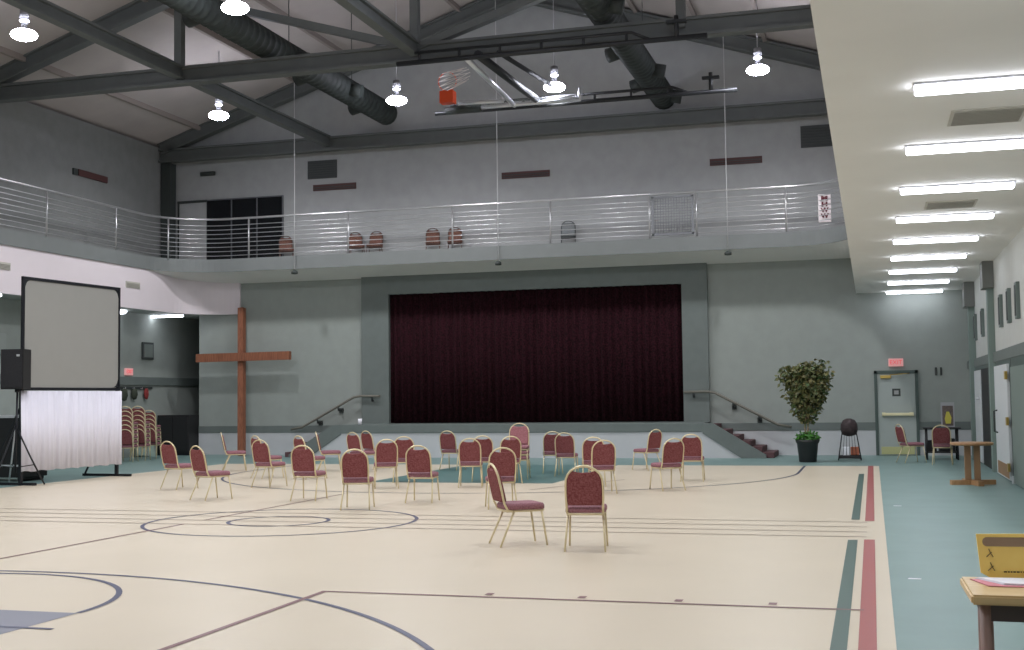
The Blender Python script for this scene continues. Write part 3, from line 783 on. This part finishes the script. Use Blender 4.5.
# loudspeaker on its tripod, black gear behind
dq = cam_px(15, 486)
e = empty('speaker_stand', (dq[0], dq[1], 0)); tag(e, 'tripod stand with grey and black tubes carrying the loudspeaker', 'stand')
MB().tube([(0, 0, .25), (.03, 0, 1.84)], .02, 8).build('pole', BLACKM, e)
for a in (20, 140, 260):
    c, s_ = math.cos(math.radians(a)), math.sin(math.radians(a))
    MB().tube([(0, 0, 1.15), (c*.28, s_*.28, .55), (c*.55, s_*.55, .02)], .016, 6).build('leg', SILVER if a == 140 else BLACKM, e)
m = MB()
for a in (20, 140, 260):
    c, s_ = math.cos(math.radians(a)), math.sin(math.radians(a)); m.tube([(0, 0, .35), (c*.36, s_*.36, .4)], .01, 5)
m.build('brace', BLACKM, e)
e = empty('loudspeaker', (dq[0]+.03, dq[1], 1.84), math.radians(8)); tag(e, 'black loudspeaker mounted high on the tripod stand by the screen', 'loudspeaker')
MB().prism([(-.23, -.2), (.23, -.2), (.17, .18), (-.17, .18)], 0, .76).build('cabinet', BLACK, e)
MB().box(-.21, -.215, .03, .21, -.2, .73, .004).build('grille', mat('speaker grille', (34, 34, 38), .8, noise=.2, scale=50), e)
MB().box(.1, -.222, .62, .16, -.214, .66).build('badge', SILVER, e)
MB().tube([(0, 0, -.06), (0, 0, .0)], .05, 10).build('mount', BLACKM, e)
e = empty('equipment_cart', (-17.1, 21.5, 0), math.radians(0)); tag(e, 'black equipment rack with pale edge strips behind the speaker stand', 'rack')
MB().box(-.7, -.4, .08, .7, .4, 1.28, .02).build('body', BLACK, e)
MB().box(-.72, -.43, 1.28, .74, .43, 1.33).build('top', SILVER, e)
MB().box(-.71, -.42, .3, .72, -.4, .34).build('edge_strip', SILVER, e)
for sx in (-.6, .6):
    MB().tube([(sx, -.35, 0.05), (sx+.001, .35, .05)], .05, 8).build('wheel_set', BLACK, e)
# box on left wall + framed picture
o = MB().box(0, -.22, 0, .1, .22, .5, .01).build('wall_box', mat('grey wall box', (150, 156, 152), .6)); o.location = (XL, 25.2, 2.78); tag(o, 'grey box on the left aisle wall above the loudspeaker', 'box')
e = empty('wall_panel', (XL, 31.65, 2.82)); tag(e, 'small grey framed panel on the left aisle wall above the chair stacks', 'panel')
MB().box(0, -.28, 0, .06, .28, .5, .01).build('frame', LOUV, e); MB().box(.06, -.22, .06, .065, .22, .44).build('face', mat('panel grey', (112, 120, 116), .6), e)
# coats on hooks under the ledge
e = empty('coat_rack', (XL+.0, 30.3, 1.9)); tag(e, 'wall rail with hooks on the left aisle wall under the ledge', 'rack')
MB().box(0, -.9, .05, .04, 1.6, .12).build('rail', STEELD, e)
m = MB(); [m.tube([(.03, -.7+i*.42, .08), (.1, -.7+i*.42, .05), (.1, -.7+i*.42, .1)], .008, 5) for i in range(5)]; m.build('hooks', SILVER, e)
for i, (yy, w, h, m_, lab) in enumerate(((30.4, .28, .34, COATS, 'dark olive cap hanging on the left wall rail, nearer one'), (30.9, .26, .3, COATS, 'dark olive bag hanging on the left wall rail, middle one'), (31.5, .2, .3, mat('dull red cloth', (128, 46, 44), .9), 'dull red cloth hanging on the left wall rail'))):
    m = MB(); m.lathe([(.03, 0), (w*.4, -.05), (w*.5, -h*.6), (w*.3, -h), (.02, -h-.02)], 12)
    o = m.build('hanging_cloth', m_); o.location = (XL+.09, yy, 1.97); o.scale = (.6, 1, 1); tag(o, lab, 'cloth')

# dark cabinet in the passage, leaning panel
e = empty('black_cabinet', (-19.78, 32.45, 0)); tag(e, 'black boxy cabinet standing before the dark passage', 'cabinet')
MB().box(-.52, -.3, .06, .52, .3, 1.18, .015).build('body', BLACK, e)
MB().box(-.5, -.32, .12, -.01, -.3, 1.12, .004).build('door', BLACK, e); MB().box(.01, -.32, .12, .5, -.3, 1.12, .004).build('door', BLACK, e)
MB().box(-.52, -.28, 0, .52, .28, .06).build('plinth', BLACKM, e)
e = empty('leaning_panel', (-20.2, 31.4, 0)); tag(e, 'pale green folded table top leaning on end beside the black cabinet', 'table')
MB().obox((0, 0, .02), (-.28, .1, 1.15), .9, .05, (1, 0, .2)).build('top', mat('pale green laminate', (150, 168, 158), .5), e)
MB().obox((.04, 0, .02), (-.24, .1, 1.15), .04, .07, (1, 0, .2)).build('edge_strip', SILVER, e)

# ------------------------------------------------------------------ plant
pxp = cam_px(808, 462)
def leaves(m, n, c, rad, size, fn):
    for i in range(n):
        while True:
            v = Vector((random.uniform(-1, 1), random.uniform(-1, 1), random.uniform(-1, 1)))
            if v.length < 1 and fn(v): break
        p = Vector(c)+Vector((v.x*rad[0], v.y*rad[1], v.z*rad[2]))
        a = Vector((random.gauss(0, 1), random.gauss(0, 1), random.gauss(0, .7)-.4)).normalized(); b_ = a.cross(Vector((random.gauss(0, 1), random.gauss(0, 1), random.gauss(0, 1)))).normalized()
        L = size*random.uniform(.7, 1.3); w = L*.3
        m.bm.faces.new([m.bm.verts.new(q) for q in (p, p+a*L*.5+b_*w, p+a*L, p+a*L*.5-b_*w)])
e = empty('potted_tree', (pxp[0], pxp[1], 0)); tag(e, 'potted ficus tree with a bushy dark crown right of the stage steps', 'plant')
MB().lathe([(.19, 0), (.2, .02), (.24, .42), (.27, .46), (.27, .52), (.24, .52), (.22, .46), (.02, .45)], 20).build('pot', POT, e)
m = MB(); 
for a in range(3): m.tube([(.03*math.cos(a*2), .03*math.sin(a*2), .44), (.05*math.cos(a*2+1.2), .05*math.sin(a*2+1.2), .8), (.03*math.cos(a*2+2.4), .03*math.sin(a*2+2.4), 1.1), (.14*math.cos(a*2+3), .1*math.sin(a*2+3), 1.6), (.3*math.cos(a*2+3), .25*math.sin(a*2+3)  , 1.95)], [.022, .02, .02, .014, .006], 6)
m.build('trunk', BARK, e)
m = MB()
def crown(v): 
    w = .35+.65*min(1, max(0, (v.z+1)/1.0)); return (v.x**2+v.y**2)**.5 < w*random.uniform(.75, 1.0)
leaves(m, 2100, (0, 0, 1.6), (.54, .5, .72), .115, crown)
leaves(m, 200, (.32, 0, 2.02), (.26, .2, .38), .12, lambda v: True)
leaves(m, 150, (-.38, 0, 2.0), (.26, .2, .26), .12, lambda v: True)
m.build('foliage', LEAF, e, fix=False)
m = MB(); leaves(m, 420, (0, 0, .56), (.27, .27, .14), .08, lambda v: True); m.build('ivy', IVY, e, fix=False)

# magazine stand / wire rack
rx, ry = cam_px(850, 460)
e = empty('wire_stand', (rx, ry, 0)); tag(e, 'black wire stand with a rounded dark top between plant and grey door', 'stand')
m = MB()
for sx in (-1, 1):
    for sy in (-1, 1): m.tube([(sx*.26, sy*.2, 0), (sx*.17, sy*.12, .6), (sx*.15, sy*.08, .82)], .012, 6)
m.tube([(-.24, -.19, .1), (.24, -.19, .1), (.24, .19, .1), (-.24, .19, .1)], .012, 6, closed=True)
for i in range(5): m.tube([(-.15+.075*i, -.16, .12), (-.1+.05*i, -.1, .75)], .006, 5)
m.build('wire_frame', PIPED, e)
MB().box(-.25, -.2, .04, .25, .2, .1, .01).build('base', BLACK, e)
m = MB(); m.lathe([(.05, .56), (.17, .6), (.2, .72), (.19, .84), (.14, .94), (.05, .98)], 16); m.build('top_bin', mat('dark brown bin', (58, 46, 48), .7, noise=.2, scale=14), e)
o = MB().box(-.08, -.06, 0, .08, .06, .2, .01).build('white_box', PAPER); o.location = (rx-.08, ry-.08, .115); tag(o, 'small white box on the bottom of the black wire stand', 'box')
o = MB().box(-.1, -.06, 0, .1, .06, .2, .02).build('orange_box', mat('dull orange card', (176, 104, 78), .7)); o.location = (rx+.12, ry-.04, .115); tag(o, 'dull orange box on the bottom of the black wire stand', 'box')

# black table and poster by the grey door
tx, ty = cam_px(944, 461)
ty += .75
e = empty('small_black_table', (tx, ty, 0)); tag(e, 'small black table against the back wall behind the maroon chairs', 'table')
MB().box(-.42, -.32, .72, .42, .32, .75, .01).build('table_top', BLACK, e)
for sx in (-1, 1):
    for sy in (-1, 1): MB().tube([(sx*.34, sy*.26, 0), (sx*.34, sy*.26, .72)], .022, 8).build('leg', BLACK, e)
MB().box(-.36, -.28, .16, .36, .28, .19).build('shelf', BLACK, e)
for i, (dx, w, h) in enumerate(((-.22, .2, .26), (.06, .26, .2), (.24, .1, .3))):
    o = MB().box(-w/2, -.15, 0, w/2, .15, h, .01).build('dark_case', BLACK); o.location = (tx+dx, ty, .19)
    tag(o, ['upright dark case on the shelf of the small black table, at its left', 'wide dark case on the shelf of the small black table, in the middle', 'narrow dark case on the shelf of the small black table, at its right'][i], 'case')
e = empty('poster', (tx+.16, ty+.1, .755)); tag(e, 'small upright picture with a yellow shape standing on the black table', 'picture')
MB().box(-.15, -.015, 0, .15, .015, .58).build('board', mat('grey card', (168, 168, 172), .7), e)
MB().box(-.12, -.02, .03, .12, -.015, .5).build('print', mat('print dark', (104, 92, 88), .7, noise=.2, scale=20), e)
m = MB(); m.prism_xz([(-.05, .08), (.06, .08), (.08, .22), (.03, .36), (-.03, .36), (-.07, .2)], -.026, -.02); m.build('yellow_shape', mat('print yellow', (206, 196, 84), .6), e)

# round pedestal table
wx, wy = 1.6, 22.35
e = empty('pedestal_table', (wx, wy, 0)); tag(e, 'tan wooden round table on two posts and a cross foot by the right wall', 'table')
MB().lathe([(.33, .665), (.35, .68), (.35, .705), (.33, .715)], 32).build('table_top', OAK, e)
for sx in (-1, 1): MB().box(sx*.075-.05, -.05, .08, sx*.075+.05, .05, .665, .006).build('post', OAKB, e)
MB().obox((-.36, -.1, .04), (.36, .1, .04), .1, .08).build('foot', OAK, e); MB().obox((-.1, .4, .04), (.1, -.4, .04), .1, .08).build('foot', OAK, e)

# near table at the lower right
e = empty('side_table', (.35, 5.85, 0)); tag(e, 'light wood topped table with brown metal leg at the lower right corner', 'table')
m = MB(); m.prism([(0, 0), (1.5, 0), (1.5, -.53), (.01, -.53)], .70, .74); bmesh.ops.bevel(m.bm, geom=[ed for ed in m.bm.edges], offset=.008, segments=2, affect='EDGES'); m.build('table_top', mat('light table laminate', (214, 188, 140), .4, rgb2=(204, 174, 126), scale=4, stretch=(1, 8, 1)), e)
for x, y in ((.07, -.46), (1.42, -.46), (.09, -.08), (1.42, -.08)):
    MB().tube([(x, y, 0), (x, y, .70)], .026, 12).build('leg', LEGB, e)
m = MB(); m.box(.07, -.48, .63, 1.42, -.44, .70); m.box(.09, -.1, .63, 1.42, -.06, .70); m.box(.06, -.46, .63, .1, -.08, .70); m.build('apron', mat('dark brown metal', (66, 54, 50), .5), e)
e = empty('yellow_display_card', (.472, 5.84, .741), math.radians(4)); tag(e, 'yellow display card with grey banner standing on the near table', 'card')
m = MB(); m.prism_xz([(-.035, 0.02), (.0, 0), (.42, 0), (.46, .195), (-.05, .188)], -.006, .006); o = m.build('board', YELL, e)
m = MB(); m.prism_xz(rrect(-.025, .135, .23, .175, .018), -.008, -.006); m.build('banner', mat('grey brown print', (150, 128, 106), .7), e)
m = MB()
for cx, cz in ((.0, .105), (.005, .045)):
    m.obox((cx, -.0075, cz+.02), (cx+.008, -.0075, cz), .003, .006, (0, 1, 0)); m.obox((cx+.012, -.0075, cz+.005), (cx-.01, -.0075, cz-.016), .003, .004, (0, 1, 0)); m.obox((cx+.008, -.0075, cz), (cx+.018, -.0075, cz-.016), .003, .004, (0, 1, 0))
m.build('small_figures', mat('print dark ink', (92, 78, 50), .7), e)
m = MB(); xx = .06
while xx < .4:
    w = random.uniform(.006, .016); m.box(xx, -.008, .022, xx+w, -.006, .028); xx += w+.004
m.build('caption_line', mat('print dark ink', (92, 78, 50)), e)
MB().obox((.2, .006, .1), (.2, .12, 0), .1, .004, (0, 0, 1)).build('easel_back', YELL, e)
o = MB().prism([(0, 0), (.3, -.03), (.28, -.2), (.06, -.19)], 0, .003).build('pink_sheet', PINK); o.location = (.385, 5.75, .7415); tag(o, 'pink sheet of paper under the white papers on the near table', 'paper')
m = MB()
for i in range(4): m.prism([(.0+.004*i, -.005*i), (.33, .01), (.33, -.2), (.1+.003*i, -.17)], .003+i*.002, .0045+i*.002)
o = m.build('white_papers', PAPER); o.location = (.405, 5.76, .742); tag(o, 'loose white papers lying on the near table before the yellow card', 'paper')

# cup on the stage apron and scraps on the floor
o = MB().lathe([(.05, 0), (.06, .16), (.055, .16), (.045, .02)], 12).build('white_cup', PAPER); o.location = (-13.55, 31.5, .886); tag(o, 'small white cup left standing on the left end of the stage edge', 'cup')
for (u, v, lab) in ((914, 579, 'small pale scrap of tape on the green floor near the table'), (897, 506, 'tiny pale scrap on the green floor farther up the aisle')):
    x, y = cam_px(u, v); o = MB().prism([(-.05, -.02), (.05, -.03), (.06, .01), (-.04, .03)], 0, .003).build('tape_scrap', PAPER); o.location = (x, y, .001); tag(o, lab, 'scrap')

# ------------------------------------------------------------------ folded basketball backstop under the roof
e = empty('basketball_backstop', (-7.0, 27.0, 8.75)); tag(e, 'basketball backstop folded up under the roof with black pipes and silver frame', 'basketball hoop')
def rl(p): return (p[0]+7.0, p[1]-27.0, p[2]-8.75)
def pipe_row(name, x0, x1, y, z, zz, n, x2):
    m = MB(); m.tube([rl((x0, y, z)), rl((x1, y, z))], .055, 8)
    m.tube([rl((x0+.4, y, z+zz)), rl((x2, y, z+zz)), rl((x2+.35, y, z+.03))], .035, 8)
    for i in range(n):
        xx = x0+.5+(x2-x0-.6)*i/(n-1); m.tube([rl((xx, y, z)), rl((xx, y, z+zz))], .03, 6)
    m.tube([rl((x1-.6, y, z)), rl((x1-.6, y, z+.45))], .05, 6); m.box(*rl((x1-.8, y-.06, z+.3)), *rl((x1-.4, y+.06, z+.36)))
    m.build(name, PIPED, e)
pipe_row('header_pipe', -9.4, -2.9, 23.9, 8.6, .2, 6, -4.4)
pipe_row('header_pipe', -10.2, -2.8, 28.5, 8.62, .18, 7, -4.3)
MB().tube([rl((-7.9, 24, 8.62)), rl((-8.1, 28.3, 8.62))], .06, 8).build('arm', SILVER, e)
MB().tube([rl((-7.65, 24, 8.68)), rl((-7.5, 28.6, 8.68))], .09, 8).build('arm', PIPED, e)
MB().tube([rl((-7.2, 24, 8.68)), rl((-7.0, 27.6, 8.85))], .05, 8).build('arm', PIPED, e)
m = MB(); bz = 8.6
m.tube([rl((-9.6, 28.15, bz)), rl((-6.45, 28.15, bz))], .05, 8); m.tube([rl((-9.3, 27.6, bz)), rl((-8.2, 27.7, bz))], .05, 8)
m.tube([rl((-8.2, 27.7, bz)), rl((-8.2, 27.7, bz+.18))], .04, 6); m.tube([rl((-6.45, 28.15, bz-.04)), rl((-6.45, 28.15, bz+.28))], .035, 6); m.tube([rl((-7.7, 28.3, bz+.12)), rl((-6.45, 28.3, bz+.12))], .045, 8)
m.tube([rl((-6.45, 28.15, bz)), rl((-6.45, 28.3, bz+.12))], .04, 6)
m.build('backboard_frame', SILVER, e)
MB().tube([rl((-9.8, 28.15, bz-.02)), rl((-8.9, 28.15, bz-.0))], .1, 10).build('padding', STEELD, e)
MB().box(*rl((-9.2, 27.65, bz)), *rl((-6.5, 28.12, bz+.02))).build('backboard', GLASSY, e)
MB().box(*rl((-9.95, 28.1, 8.78)), *rl((-9.6, 28.35, 9.08))).build('rim_mount', ORANGE, e)
m = MB(); rc = Vector(rl((-9.75, 28.1, 9.3)))
m.tube([rc+Vector((.23*math.cos(a*PI/10), .03, .23*math.sin(a*PI/10))) for a in range(20)], .012, 6, closed=True); m.build('rim', ORANGE, e)
m = MB()
for a in range(12):
    t = a*PI/6; p = rc+Vector((.23*math.cos(t), 0, .23*math.sin(t)))
    q = rc+Vector((.5+.13*math.cos(t+.3), -.1, .1+.17*math.sin(t+.3))); q2 = rc+Vector((.5+.13*math.cos(t-.3), -.1, .1+.17*math.sin(t-.3)))
    m.tube([p, q], .008, 4); m.tube([p, q2], .008, 4)
m.build('net', NET, e)
